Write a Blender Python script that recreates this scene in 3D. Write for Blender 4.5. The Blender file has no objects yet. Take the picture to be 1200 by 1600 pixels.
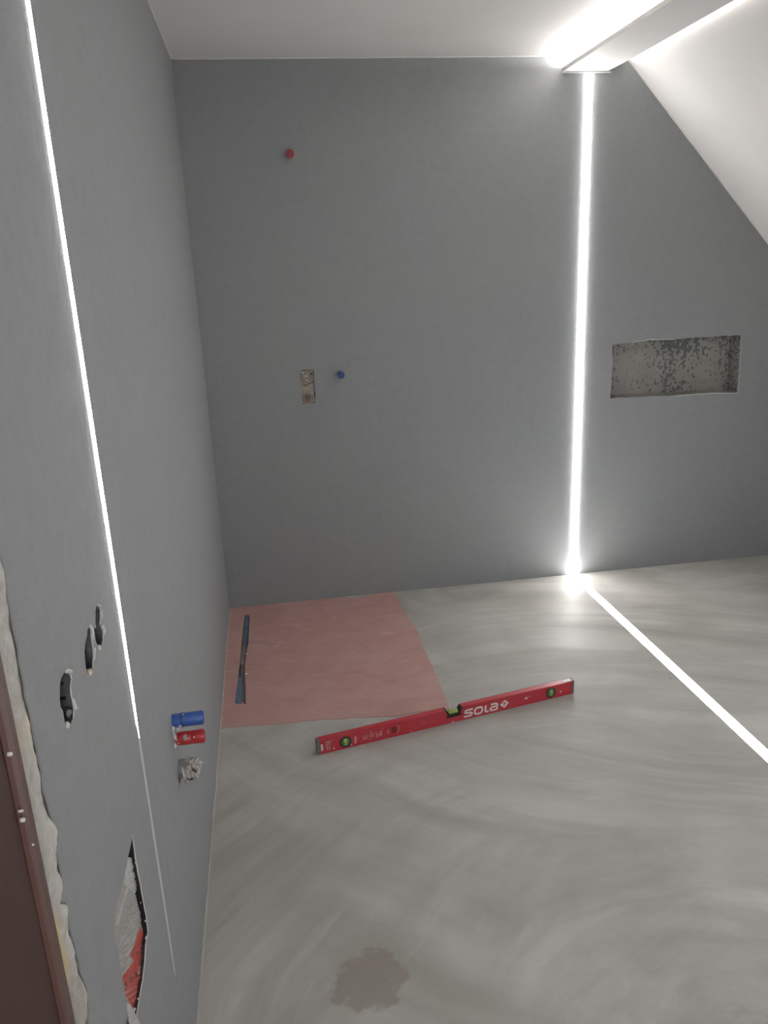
import bpy, bmesh, math, random
from mathutils import Vector, Matrix, noise
from mathutils.geometry import tessellate_polygon

random.seed(7)
C = bpy.context.scene.collection
SC = bpy.context.scene

# ------------------------------------------------------------------ camera
FPX, YAW, PITCH, ROLL = 1243.33688, 0.140306698, 0.299262746, -0.0427849841
CAM = Vector((0.277079726, -3.82635964, 1.63491048))
FW = Vector((math.sin(YAW) * math.cos(PITCH), math.cos(YAW) * math.cos(PITCH), -math.sin(PITCH)))
R0 = Vector((math.cos(YAW), -math.sin(YAW), 0)); U0 = R0.cross(FW)
RT = R0 * math.cos(ROLL) + U0 * math.sin(ROLL)
UP = -R0 * math.sin(ROLL) + U0 * math.cos(ROLL)
cd = bpy.data.cameras.new('camera')
cam = bpy.data.objects.new('camera', cd); C.objects.link(cam)
m = Matrix((RT, UP, -FW)).transposed().to_4x4(); m.translation = CAM
cam.matrix_world = m
cd.sensor_fit = 'VERTICAL'; cd.sensor_height = 36.0; cd.lens = 36.0 * FPX / 1600.0
cd.clip_start = 0.02; cd.clip_end = 100
SC.camera = cam

# ------------------------------------------------------------------ light
EXPOSURE = 0.0
LED_WALL, LED_FLOOR, LED_LEFT, LED_COVE, LED_COVE_R = 54.0, 26.0, 30.0, 112.0, 11.0
ROOF_FILL_W, HALL_FILL_W = 20.0, 22.0
vs = SC.view_settings
vs.view_transform = 'Standard'; vs.look = 'None'; vs.gamma = 1.0; vs.use_curve_mapping = False
vs.exposure = EXPOSURE
w = bpy.data.worlds.new('world'); SC.world = w; w.use_nodes = True
w.node_tree.nodes['Background'].inputs[0].default_value = (0.75, 0.82, 0.9, 1)
w.node_tree.nodes['Background'].inputs[1].default_value = 0.8

def area(name, loc, size, power, direction, color):
    l = bpy.data.lights.new(name, 'AREA'); l.shape = 'RECTANGLE'
    l.size, l.size_y = size; l.energy = power; l.color = color
    o = bpy.data.objects.new(name, l); C.objects.link(o); o.location = loc
    o.rotation_euler = Vector(direction).to_track_quat('-Z', 'Y').to_euler()
    return o
area('added_fill_roof', (2.93, -2.25, 1.58), (0.7, 0.6), ROOF_FILL_W, (-0.75, 0.05, -0.7), (0.93, 0.97, 1.0))  # added fill light at an unseen roof window
area('added_fill_hall', (0.5, -4.9, 1.5), (0.5, 1.4), HALL_FILL_W, (0.0, 1.0, 0.0), (1.0, 0.95, 0.94))  # added fill light inside an unseen hall window, narrowed to favour the back wall

# ------------------------------------------------------------------ helpers
def at(u, v, ax, val):
    """the point of the plane (axis ax = val) that stands at picture position u, v"""
    d = FW + RT * ((u - 600) / FPX) + UP * ((800 - v) / FPX)
    return CAM + d * ((val - CAM[ax]) / d[ax])

def mesh_obj(name, verts, faces, mats, parent=None, midx=None, smooth=False):
    me = bpy.data.meshes.new(name)
    me.from_pydata([tuple(v) for v in verts], [], faces)
    for mt in (mats if isinstance(mats, (list, tuple)) else [mats]): me.materials.append(mt)
    if midx:
        for p, i in zip(me.polygons, midx): p.material_index = i
    if smooth:
        for p in me.polygons: p.use_smooth = True
    me.update()
    o = bpy.data.objects.new(name, me); C.objects.link(o)
    if parent: o.parent = parent
    return o

def from_bm(name, bm, mats, parent=None, smooth=False):
    me = bpy.data.meshes.new(name); bmesh.ops.recalc_face_normals(bm, faces=bm.faces); bm.to_mesh(me); bm.free()
    for mt in (mats if isinstance(mats, (list, tuple)) else [mats]): me.materials.append(mt)
    if smooth:
        for p in me.polygons: p.use_smooth = True
    o = bpy.data.objects.new(name, me); C.objects.link(o)
    if parent: o.parent = parent
    return o

def box(bm, a, b):
    a = Vector(a); b = Vector(b)
    vs_ = [bm.verts.new((x, y, z)) for x in (a.x, b.x) for y in (a.y, b.y) for z in (a.z, b.z)]
    for f in ((0,1,3,2),(4,6,7,5),(0,4,5,1),(2,3,7,6),(0,2,6,4),(1,5,7,3)):
        bm.faces.new([vs_[i] for i in f])

def box_obj(name, a, b, mat, parent=None, bevel=0):
    bm = bmesh.new(); box(bm, a, b)
    if bevel: bmesh.ops.bevel(bm, geom=bm.edges[:], offset=bevel, segments=2, affect='EDGES')
    return from_bm(name, bm, mat, parent)

def prism(bm, pts, e):
    """outline (3-D points) swept along vector e"""
    e = Vector(e); a = [bm.verts.new(p) for p in pts]; b = [bm.verts.new(Vector(p) + e) for p in pts]
    n = len(pts)
    for i in range(n): bm.faces.new((a[i], a[(i+1) % n], b[(i+1) % n], b[i]))
    for t in tessellate_polygon([[Vector(p) for p in pts]]):
        bm.faces.new([a[i] for i in t]); bm.faces.new([b[i] for i in reversed(t)])

def lathe(prof, n=32, axis='Z'):
    """prof: list of (radius, height); returns verts, faces, closed at both ends"""
    v, f = [], []
    for r, h in prof:
        for k in range(n):
            a = 2 * math.pi * k / n
            p = (r * math.cos(a), r * math.sin(a), h)
            v.append(p if axis == 'Z' else (h, p[0], p[1]) if axis == 'X' else (p[0], h, p[1]))
    for i in range(len(prof) - 1):
        for k in range(n):
            f.append((i*n+k, i*n+(k+1) % n, (i+1)*n+(k+1) % n, (i+1)*n+k))
    f.append(tuple(range(n))[::-1]); f.append(tuple((len(prof)-1)*n+k for k in range(n)))
    return v, f

def tube(name, pts, r, mat, parent=None, n=8):
    bm = bmesh.new(); rings = []
    pts = [Vector(p) for p in pts]
    rr = r if isinstance(r, (list, tuple)) else [r] * len(pts)
    for i, p in enumerate(pts):
        t = (pts[min(i+1, len(pts)-1)] - pts[max(i-1, 0)]).normalized()
        a = t.orthogonal().normalized() if i == 0 else (a - t * a.dot(t)).normalized()
        b = t.cross(a)
        rings.append([bm.verts.new(p + (a * math.cos(2*math.pi*k/n) + b * math.sin(2*math.pi*k/n)) * rr[i]) for k in range(n)])
    for i in range(len(pts)-1):
        for k in range(n): bm.faces.new((rings[i][k], rings[i][(k+1) % n], rings[i+1][(k+1) % n], rings[i+1][k]))
    bm.faces.new(rings[0][::-1]); bm.faces.new(rings[-1])
    return from_bm(name, bm, mat, parent, True)

def ragged(pts, step, amp, seed=0, closed=True):
    """breaks a 2-D outline into short pieces that wander by amp"""
    rnd = random.Random(seed); out = []; n = len(pts)
    for i in range(n if closed else n - 1):
        a = Vector(pts[i]); b = Vector(pts[(i+1) % n]); d = b - a; L = d.length
        k = max(1, int(L / step)); nn = Vector((-d.y, d.x)).normalized() if L > 0 else Vector((0, 0))
        for j in range(k):
            p = a + d * (j / k)
            if j: p = p + nn * rnd.uniform(-amp, amp)
            out.append(p)
    return out

def plate(name, outer, holes, to3, back, mats, kind='structure', parent=None, hole_mat=1):
    """flat sheet with openings; every rim is returned backwards by vector 'back'"""
    loops = [list(outer)] + [list(h) for h in holes]
    flat = [p for l in loops for p in l]
    V = [to3(p[0], p[1]) for p in flat]; F = []; M = []
    for t in tessellate_polygon([[Vector((p[0], p[1], 0)) for p in l] for l in loops]):
        F.append(tuple(t)); M.append(0)
    base = 0; nb = len(V); back = Vector(back)
    V += [Vector(p) + back for p in V]
    for li, l in enumerate(loops):
        n = len(l)
        for i in range(n):
            a, b = base + i, base + (i+1) % n
            F.append((a, b, nb + b, nb + a)); M.append(hole_mat if li or hole_mat == 2 else 0)
        base += n
    o = mesh_obj(name, V, F, mats, parent, M)
    bm = bmesh.new(); bm.from_mesh(o.data); bmesh.ops.recalc_face_normals(bm, faces=bm.faces); bm.to_mesh(o.data); bm.free()
    if kind and not parent: o['kind'] = kind
    return o

def empty(name, loc=(0, 0, 0)):
    o = bpy.data.objects.new(name, None); C.objects.link(o); o.location = loc; o.empty_display_size = 0.05
    return o

def tag(o, label, cat, group=None):
    o['label'] = label; o['category'] = cat
    if group: o['group'] = group
    return o

def struct(o, label=None):
    o['kind'] = 'structure'
    if label: o['label'] = label
    return o

# ------------------------------------------------------------------ materials
class N:
    def __init__(s, name):
        s.m = bpy.data.materials.new(name); s.m.use_nodes = True; s.t = s.m.node_tree
        s.b = s.t.nodes['Principled BSDF']
        s.pos = s.t.nodes.new('ShaderNodeNewGeometry').outputs['Position']
    def put(s, sock, v):
        if isinstance(v, bpy.types.NodeSocket): s.t.links.new(v, sock)
        elif v is not None: sock.default_value = v
    def node(s, kind, **kw):
        n = s.t.nodes.new(kind)
        for k, v in kw.items(): setattr(n, k, v)
        return n
    def vmath(s, op, a, b=None):
        n = s.node('ShaderNodeVectorMath', operation=op); s.put(n.inputs[0], a); s.put(n.inputs[1], b)
        return n.outputs['Value'] if op in ('LENGTH', 'DISTANCE', 'DOT_PRODUCT') else n.outputs[0]
    def math(s, op, a, b=None, clamp=False):
        n = s.node('ShaderNodeMath', operation=op); n.use_clamp = clamp; s.put(n.inputs[0], a); s.put(n.inputs[1], b)
        return n.outputs[0]
    def noise(s, vec, scale, detail=4, rough=0.55, dist=0.0):
        n = s.node('ShaderNodeTexNoise'); s.put(n.inputs['Vector'], vec); n.inputs['Scale'].default_value = scale
        n.inputs['Detail'].default_value = detail; n.inputs['Roughness'].default_value = rough; n.inputs['Distortion'].default_value = dist
        return n.outputs['Fac']
    def rng(s, v, a, b, c=0.0, d=1.0):
        n = s.node('ShaderNodeMapRange'); s.put(n.inputs[0], v)
        for i, x in enumerate((a, b, c, d)): n.inputs[i+1].default_value = x
        return n.outputs[0]
    def mix(s, f, a, b):
        n = s.node('ShaderNodeMix', data_type='RGBA'); s.put(n.inputs[0], f)
        s.put(n.inputs[6], a if not isinstance(a, tuple) else (*a, 1)); s.put(n.inputs[7], b if not isinstance(b, tuple) else (*b, 1))
        return n.outputs[2]
    def bump(s, h, strength, dist=0.002):
        n = s.node('ShaderNodeBump'); n.inputs['Strength'].default_value = strength; n.inputs['Distance'].default_value = dist
        s.put(n.inputs['Height'], h); s.t.links.new(n.outputs[0], s.b.inputs['Normal'])
    def done(s, col, rough=0.6, metal=0.0, spec=0.5):
        s.put(s.b.inputs['Base Color'], col if not isinstance(col, tuple) else (*col, 1))
        s.put(s.b.inputs['Roughness'], rough); s.put(s.b.inputs['Metallic'], metal)
        s.b.inputs['Specular IOR Level'].default_value = spec
        return s.m

def mat_plain(name, col, rough=0.5, var=0.1, scale=60, metal=0.0, spec=0.5, bump=0.0):
    s = N(name); f = s.noise(s.pos, scale)
    f = s.rng(f, 0.3, 0.7)
    c = s.mix(f, tuple(x * (1 - var) for x in col), tuple(min(1, x * (1 + var)) for x in col))
    if bump: s.bump(s.noise(s.pos, scale * 1.7), bump)
    return s.done(c, rough, metal, spec)

def mat_wall():
    s = N('blue grey stucco')
    fine = s.noise(s.vmath('MULTIPLY', s.pos, (1.0, 1.0, 0.55)), 230, 3, 0.7)
    mid = s.noise(s.pos, 26, 4, 0.6); big = s.noise(s.pos, 1.7, 4, 0.6)
    c = s.mix(s.rng(mid, 0.3, 0.7), (0.240, 0.251, 0.257), (0.268, 0.279, 0.284))
    c = s.mix(s.rng(big, 0.35, 0.7, 0, 0.45), c, (0.285, 0.288, 0.286))
    c = s.mix(s.rng(fine, 0.28, 0.42, 0.55, 0.0), c, (0.12, 0.13, 0.135))
    c = s.mix(s.rng(fine, 0.62, 0.75, 0.0, 0.35), c, (0.36, 0.38, 0.38))
    h = s.math('ADD', fine, s.math('MULTIPLY', mid, 0.9))
    s.bump(h, 0.42, 0.0014)
    return s.done(c, 0.62, spec=0.35)

def mat_white():
    s = N('white ceiling paint')
    f = s.noise(s.pos, 2.2, 3)
    c = s.mix(s.rng(f, 0.3, 0.7), (0.63, 0.612, 0.60), (0.67, 0.652, 0.64))
    s.bump(s.noise(s.pos, 160, 2), 0.05, 0.001)
    return s.done(c, 0.8, spec=0.2)

def mat_floor():
    s = N('trowelled grey cement')
    wob = s.node('ShaderNodeTexNoise'); s.put(wob.inputs['Vector'], s.pos); wob.inputs['Scale'].default_value = 1.5
    p = s.vmath('ADD', s.pos, s.vmath('MULTIPLY', s.vmath('SUBTRACT', wob.outputs['Color'], (0.5, 0.5, 0.5)), (0.16, 0.16, 0)))
    def swirl(cx, cy, kr, kt, seed):
        q = s.vmath('SUBTRACT', p, (cx, cy, 0))
        sep = s.node('ShaderNodeSeparateXYZ'); s.put(sep.inputs[0], q)
        r = s.vmath('LENGTH', s.vmath('MULTIPLY', q, (1, 1, 0)))
        a = s.math('ARCTAN2', sep.outputs[1], sep.outputs[0])
        cmb = s.node('ShaderNodeCombineXYZ'); s.put(cmb.inputs[0], s.math('MULTIPLY', r, kr)); s.put(cmb.inputs[1], s.math('MULTIPLY', a, kt)); cmb.inputs[2].default_value = seed
        return s.noise(cmb.outputs[0], 1.0, 5, 0.6, 0.3)
    a = swirl(1.15, -2.85, 5.6, 0.9, 1.3); b = swirl(1.9, -2.9, 4.2, 1.6, 5.1); c_ = swirl(2.6, 0.6, 4.4, 1.8, 9.4)
    sel = s.rng(s.noise(s.pos, 1.3, 2), 0.54, 0.66); sel2 = s.rng(s.noise(s.vmath('ADD', s.pos, (7, 3, 0)), 1.1, 2), 0.45, 0.6)
    mx = s.node('ShaderNodeMix', data_type='FLOAT'); s.put(mx.inputs[0], sel); s.put(mx.inputs[2], a); s.put(mx.inputs[3], b)
    m2 = s.node('ShaderNodeMix', data_type='FLOAT'); s.put(m2.inputs[0], sel2); s.put(m2.inputs[2], mx.outputs[0]); s.put(m2.inputs[3], c_)
    f = m2.outputs[0]
    big = s.noise(s.pos, 1.9, 5, 0.6); fine = s.noise(s.pos, 45, 5, 0.65)
    c = s.mix(s.rng(f, 0.36, 0.66), (0.33, 0.313, 0.283), (0.50, 0.485, 0.455))
    c = s.mix(s.rng(big, 0.5, 0.72, 0, 0.55), c, (0.30, 0.28, 0.25))
    c = s.mix(s.rng(big, 0.25, 0.42, 0.35, 0), c, (0.47, 0.468, 0.45))
    c = s.mix(s.rng(fine, 0.2, 0.36, 0.5, 0.0), c, (0.22, 0.205, 0.18))
    st = swirl(1.2, -2.80, 10.0, 1.7, 17.0)
    c = s.mix(s.rng(st, 0.52, 0.68, 0.0, 0.45), c, (0.33, 0.308, 0.275))
    c = s.mix(s.rng(st, 0.30, 0.42, 0.35, 0.0), c, (0.52, 0.51, 0.485))
    # damp brown patch
    q = s.vmath('ADD', s.pos, s.vmath('MULTIPLY', s.vmath('SUBTRACT', wob.outputs['Color'], (0.5, 0.5, 0.5)), (0.1, 0.1, 0)))
    q2 = s.noise(s.pos, 14, 4, 0.6)
    d = s.math('ADD', s.vmath('LENGTH', s.vmath('MULTIPLY', s.vmath('SUBTRACT', q, (0.405, -2.335, 0)), (1.15, 1.1, 0))), s.math('MULTIPLY', q2, 0.17))
    c = s.mix(s.rng(d, 0.165, 0.185, 0.6, 0.0), c, (0.225, 0.19, 0.155))
    # light strip of filler along the left wall
    sep = s.node('ShaderNodeSeparateXYZ'); s.put(sep.inputs[0], s.pos)
    e = s.math('ADD', sep.outputs[0], s.math('MULTIPLY', s.noise(s.pos, 7, 3), 0.05))
    c = s.mix(s.rng(e, 0.025, 0.05, 0.5, 0.0), c, (0.36, 0.335, 0.30))
    sp = s.node('ShaderNodeTexVoronoi'); s.put(sp.inputs['Vector'], s.pos); sp.inputs['Scale'].default_value = 5
    c = s.mix(s.rng(sp.outputs['Distance'], 0.018, 0.035, 0.6, 0.0), c, (0.15, 0.13, 0.11))
    s.bump(s.math('ADD', s.math('MULTIPLY', f, 1.0), s.math('MULTIPLY', fine, 0.2)), 0.2, 0.003)
    return s.done(c, s.rng(f, 0.3, 0.7, 0.66, 0.5), spec=0.4)

def mat_pink():
    s = N('pink waterproofing')
    st = s.noise(s.vmath('MULTIPLY', s.pos, (1.0, 1.7, 1.0)), 5, 7, 0.68, 1.1)
    big = s.noise(s.pos, 3.2, 5, 0.6, 0.5); fine = s.noise(s.pos, 60, 4)
    c = s.mix(s.rng(st, 0.3, 0.7), (0.43, 0.24, 0.215), (0.52, 0.32, 0.295))
    c = s.mix(s.rng(big, 0.5, 0.75, 0, 0.45), c, (0.40, 0.215, 0.185))
    c = s.mix(s.rng(big, 0.22, 0.42, 0.45, 0), c, (0.47, 0.32, 0.295))
    ws = s.noise(s.vmath('MULTIPLY', s.pos, (1.0, 7.0, 1.0)), 9, 2, 0.4, 1.5)
    c = s.mix(s.rng(ws, 0.70, 0.74, 0, 0.6), c, (0.62, 0.52, 0.49))
    # greyer far edge where it meets the dark wall
    s.bump(s.math('ADD', st, s.math('MULTIPLY', fine, 0.3)), 0.2, 0.003)
    return s.done(c, 0.45, spec=0.4)

def mat_niche():
    s = N('bare niche plaster')
    v = s.noise(s.vmath('MULTIPLY', s.pos, (1.25, 1, 1)), 62, 1.5, 0.5, 0.0)
    reg = s.noise(s.vmath('ADD', s.pos, (0.55, 0.0, 3.3)), 4.2, 2, 0.5)
    sep = s.node('ShaderNodeSeparateXYZ'); s.put(sep.inputs[0], s.pos)
    # blotches gather in a band left of centre, under the top edge and in the left corner
    bx = s.math('ABSOLUTE', s.math('SUBTRACT', sep.outputs[0], 2.37)); band = s.rng(bx, 0.0, 0.17, 0.16, 0.0)
    tz = s.rng(sep.outputs[2], 1.12, 1.22, 0.0, 0.11)
    lx = s.rng(sep.outputs[0], 2.02, 2.12, 0.20, 0.0); rx = s.rng(sep.outputs[0], 2.64, 2.72, 0.0, 0.10)
    k = s.math('ADD', s.math('ADD', band, tz), s.math('ADD', s.math('ADD', lx, rx), s.rng(reg, 0.4, 0.7, -0.05, 0.05)))
    f = s.rng(s.math('ADD', v, k), 0.63, 0.66)
    soft = s.noise(s.pos, 9, 4)
    c = s.mix(s.rng(soft, 0.3, 0.7), (0.27, 0.25, 0.235), (0.35, 0.33, 0.31))
    c = s.mix(s.math('MULTIPLY', f, 0.85), c, (0.105, 0.125, 0.118))
    s.bump(v, 0.25, 0.003)
    return s.done(c, 0.75, spec=0.3)

def mat_emit(name, col, strength):
    s = N(name)
    s.put(s.b.inputs['Base Color'], (0.9, 0.9, 0.9, 1)); s.put(s.b.inputs['Roughness'], 0.4)
    s.put(s.b.inputs['Emission Color'], (*col, 1)); s.put(s.b.inputs['Emission Strength'], strength)
    return s.m

def mat_foam():
    s = N('foam and filler')
    sep = s.node('ShaderNodeSeparateXYZ'); s.put(sep.inputs[0], s.pos)
    n1 = s.noise(s.pos, 16, 4); n2 = s.noise(s.pos, 50, 4, 0.7)
    z = s.math('ADD', sep.outputs[2], s.math('MULTIPLY', s.math('SUBTRACT', n1, 0.5), 0.14))
    c = s.mix(s.rng(n2, 0.3, 0.7), (0.42, 0.40, 0.365), (0.62, 0.60, 0.565))
    yl = s.math('MULTIPLY', s.rng(z, 0.862, 0.885), s.rng(z, 0.965, 0.985, 1, 0))
    # the foam shows yellow only next to the frame
    yl = s.math('MULTIPLY', yl, s.rng(s.math('ADD', sep.outputs[1], s.math('MULTIPLY', n2, 0.03)), -3.055, -3.035, 1, 0))
    c = s.mix(yl, c, (0.62, 0.50, 0.27))
    c = s.mix(s.rng(z, 0.84, 0.90, 0.6, 0.0), c, (0.36, 0.33, 0.27))
    c = s.mix(s.math('MULTIPLY', s.rng(z, 1.15, 1.18), s.rng(z, 1.21, 1.24, 0.5, 0)), c, (0.66, 0.57, 0.42))
    s.bump(n2, 0.5, 0.004)
    return s.done(c, 0.8, spec=0.2)

def mat_brown():
    s = N('brown door frame foil')
    g = s.noise(s.vmath('MULTIPLY', s.pos, (6, 6, 0.6)), 12, 4)
    c = s.mix(s.rng(g, 0.3, 0.7), (0.040, 0.014, 0.011), (0.055, 0.021, 0.016))
    return s.done(c, 0.45, spec=0.25)

def mat_red():
    s = N('red powder coat')
    d = s.noise(s.pos, 9, 4); sp = s.noise(s.pos, 120, 2, 0.5)
    c = s.mix(s.rng(d, 0.4, 0.75, 0, 0.3), (0.44, 0.030, 0.045), (0.44, 0.12, 0.12))
    c = s.mix(s.rng(sp, 0.70, 0.73, 0, 0.7), c, (0.55, 0.42, 0.40))
    return s.done(c, 0.36, spec=0.5)

def mat_bag(name, col, dark=0.8):
    s = N(name)
    n1 = s.noise(s.vmath('MULTIPLY', s.pos, (1, 2.5, 1)), 40, 4, 0.6, 1.0)
    c = s.mix(s.rng(n1, 0.3, 0.7), tuple(x * dark for x in col), col)
    s.bump(n1, 0.5, 0.004)
    return s.done(c, 0.28, spec=0.6)

WALL, WHITE, FLOOR, PINK, NICHE = mat_wall(), mat_white(), mat_floor(), mat_pink(), mat_niche()
FOAM, BROWN, RED = mat_foam(), mat_brown(), mat_red()
GYPS = mat_plain('white gypsum edge', (0.62, 0.61, 0.59), 0.85, 0.12, 90, bump=0.4)
DARKBOX = mat_plain('dark slate plastic', (0.085, 0.088, 0.100), 0.5, 0.2, 40)
DARK = mat_plain('painted cavity shade', (0.02, 0.021, 0.024), 0.7, 0.3, 40)  # near black, with the shade of a cavity put into the colour
PANEL = mat_plain('white panel paint', (0.60, 0.59, 0.58), 0.7, 0.02, 5)
OUT = mat_plain('outer shell render', (0.45, 0.45, 0.44), 0.9, 0.05, 6)
ALU = mat_plain('anodised profile', (0.55, 0.55, 0.55), 0.4, 0.05, 30, metal=0.6)
UNLIT = mat_plain('unlit diffuser', (0.50, 0.50, 0.49), 0.5, 0.06, 60)
E_WALL = mat_emit('led diffuser wall', (1, 0.985, 0.96), LED_WALL)
E_FLOOR = mat_emit('led diffuser floor', (1, 0.985, 0.96), LED_FLOOR)
E_LEFT = mat_emit('led diffuser left wall', (1, 0.985, 0.97), LED_LEFT)
E_COVE = mat_emit('led tape cove', (1, 0.97, 0.93), LED_COVE)
E_COVE_R = mat_emit('led tape right edge', (1, 0.96, 0.91), LED_COVE_R)
REDPL = mat_plain('red plug plastic', (0.42, 0.025, 0.03), 0.35, 0.12, 80)
REDDK = mat_plain('dark red plastic', (0.26, 0.03, 0.04), 0.45, 0.12, 80)
REDPALE = mat_plain('muted red plastic', (0.40, 0.10, 0.105), 0.5, 0.12, 80)  # paler, less saturated red than the plug body
BLUEPL = mat_plain('blue plug plastic', (0.035, 0.10, 0.36), 0.35, 0.12, 80)
BLUEMID = mat_plain('mid blue plastic', (0.04, 0.075, 0.27), 0.45, 0.12, 80)
BLUEDK = mat_plain('dark blue plastic', (0.025, 0.045, 0.15), 0.4, 0.12, 80)
BLACKPL = mat_plain('black plastic', (0.02, 0.024, 0.024), 0.4, 0.15, 60)
CAPPL = mat_plain('grey end cap plastic', (0.17, 0.155, 0.145), 0.5, 0.3, 120)
VIAL = mat_plain('yellow green vial', (0.36, 0.45, 0.12), 0.15, 0.1, 40)
VIALG = mat_plain('dark green vial holder', (0.07, 0.20, 0.09), 0.3, 0.15, 60)
PRINT_GLINT = mat_plain('white print and glint', (0.72, 0.70, 0.68), 0.5, 0.08, 120)
PRINTW = mat_plain('worn pale print', (0.50, 0.28, 0.28), 0.5, 0.2, 160)
BRASS = mat_plain('dusty brass', (0.34, 0.295, 0.235), 0.4, 0.3, 220, metal=0.35, bump=0.4)
BROWNCAP = mat_plain('brown fitting rim', (0.15, 0.108, 0.085), 0.5, 0.35, 200, bump=0.5)
BEIGE = mat_plain('beige bracket', (0.34, 0.305, 0.245), 0.6, 0.12, 60, bump=0.2)
GREYPIPE = mat_plain('grey drain pipe', (0.20, 0.20, 0.20), 0.5, 0.1, 60)
BAGW = mat_bag('white plastic film', (0.60, 0.59, 0.57))
BAGG = mat_bag('grey translucent film', (0.42, 0.405, 0.385), 0.72)
BAGR = mat_bag('red printed film', (0.52, 0.055, 0.045))
BAGK = mat_plain('black print', (0.06, 0.02, 0.02), 0.4)
BLUETAPE = mat_plain('blue tape', (0.10, 0.165, 0.25), 0.5, 0.3, 40)
GREYTAPE = mat_plain('dusty grey brown tape', (0.26, 0.215, 0.205), 0.6, 0.2, 40)
GREENEDGE = mat_plain('yellowish groove side', (0.25, 0.235, 0.16), 0.6, 0.15, 60)
DKRED = mat_plain('dark red groove side', (0.16, 0.045, 0.04), 0.5, 0.2, 60)
RIDGE = mat_plain('dusty filler', (0.40, 0.375, 0.345), 0.8, 0.15, 12)
CAULK = mat_plain('white caulk', (0.60, 0.59, 0.57), 0.6, 0.1, 60)
GLASS = N('window glass').done((0.9, 0.95, 0.95), 0.02); GLASS.node_tree.nodes['Principled BSDF'].inputs['Transmission Weight'].default_value = 1.0

# ------------------------------------------------------------------ measures
H = 2.5; XR = 3.45; YF = -3.13
SL = (2.007, H); SK = (1.666 - 2.473) / (2.797 - 2.033)             # sloped ceiling: start and fall
sz = lambda x: SL[1] + (x - SL[0]) * SK
def px2(ax, val, i, j, pts, sx=1, ox=0, oy=0):
    r = []
    for u, v in pts:
        p = at(u / sx + ox, v / sx + oy, ax, val); r.append((p[i], p[j]))
    return r

# ------------------------------------------------------------------ left wall with its openings
edge = px2(0, 0, 1, 2, [(139,1597),(139,1577),(136,1548),(125,1514),(122,1495),(113,1461),(106,1429),(102,1411),(94,1410),(96,1398),(97,1370),(91,1336),
        (85,1319),(84,1293),(78,1268),(69,1237),(66,1205),(59,1173),(55,1155),(50,1126),(41,1089),(39,1071),(30,1029),(30,1013),(26,1000),(20,970),(18,955),(10.5,911),(1,856)])
edge = ragged(edge, 0.012, 0.0016, 3, closed=False)
holeA = ragged(px2(0, 0, 1, 2, [(590,105),(640,165),(637,330),(668,400),(672,500),(650,575),(608,605),(580,520),(566,420),(556,380),(584,370),(574,300),(576,180)], 7.27, 70, 930), 0.006, 0.0012, 5)
holeB = ragged(px2(0, 0, 1, 2, [(505,350),(535,390),(535,470),(558,600),(562,700),(550,840),(515,905),(485,890),(462,800),(452,640),(460,540),(483,450),(485,400)], 7.27, 70, 930), 0.006, 0.001, 6)
holeC = ragged(px2(0, 0, 1, 2, [(255,848),(290,880),(315,950),(302,1050),(310,1130),(332,1230),(340,1300),(335,1400),(310,1460),(270,1495),(235,1480),(220,1400),(205,1310),(180,1270),(170,1180),(170,1050),(185,940),(215,890)], 7.27, 70, 930), 0.006, 0.001, 8)
holeD = ragged(px2(0, 0, 1, 2, [(247,65),(264,200),(277,300),(307,450),(333,600),(357,720),(372,850),(354,960),(347,1100),(330,1250),(305,1380),(285,1500),(270,1600),(262,1720),(240,1720),(215,1600),(195,1440),(178,1330),(160,1220),(130,1050),(102,880),(95,780),(125,620),(165,470),(195,320),(210,240),(235,130)], 5.16, 160, 1290), 0.01, 0.001, 9)
SY0, SY1 = -2.538, -2.514        # groove of the left strip
def sline(z): return 0.0
groove = [(SY0, 0.30), (SY1, 0.30), (SY1, H - 0.001), (SY0, H - 0.001)]
outer = [(0, 0), (edge[0][0], 0)] + [tuple(p) for p in edge] + [(edge[-1][0] - 0.003, H), (0, H)]
wl = plate('wall_left', outer, [holeA, holeB, holeC, holeD, groove], lambda a, b: Vector((0, a, b)), (-0.002, 0, 0), [WALL, GYPS])
wl['label'] = 'blue grey stuccoed left wall with holes and pipe stubs'
box_obj('wall_backing', (-0.22, YF - 0.1, -0.05), (-0.16, 0.15, H + 0.1), OUT, wl)  # unseen slab, added to keep outside light from leaking in
box_obj('strip_channel', (-0.012, SY0 - 0.001, 0.298), (-0.009, SY1 + 0.001, H), GREYPIPE, wl)

# ------------------------------------------------------------------ back wall
WX = 1.8375; WG = 0.0175
nich = px2(1, 0, 0, 2, [(957.5,538),(1006,533),(1010,531.5),(1060,530),(1100,527),(1158.4,523.6),(1158,545),(1156.5,565),(1152.8,613.6),(1110,614.5),(1050,618.5),(1000,620.5),(953.6,622.6),(955.5,590),(957,560)])
nich = ragged(nich, 0.02, 0.0025, 4)
vrec = ragged(px2(1, 0, 0, 2, [(471,577),(490,577),(492,600),(493,629),(473,631),(470.5,604)]), 0.02, 0.0015, 2)
backo = [(-0.1, -0.02), (XR + 0.1, -0.02), (XR + 0.1, sz(XR + 0.1) + 0.05), (SL[0], H + 0.05), (-0.1, H + 0.05)]
bgr = [(WX - WG, 0.0), (WX + WG, 0.0), (WX + WG, 2.436), (WX - WG, 2.436)]
wb = plate('wall_back', backo, [nich, vrec, bgr], lambda a, b: Vector((a, 0, b)), (0, 0.003, 0), [WALL, GYPS])
wb['label'] = 'blue grey stuccoed back wall with a niche'
nd = 0.105
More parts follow.
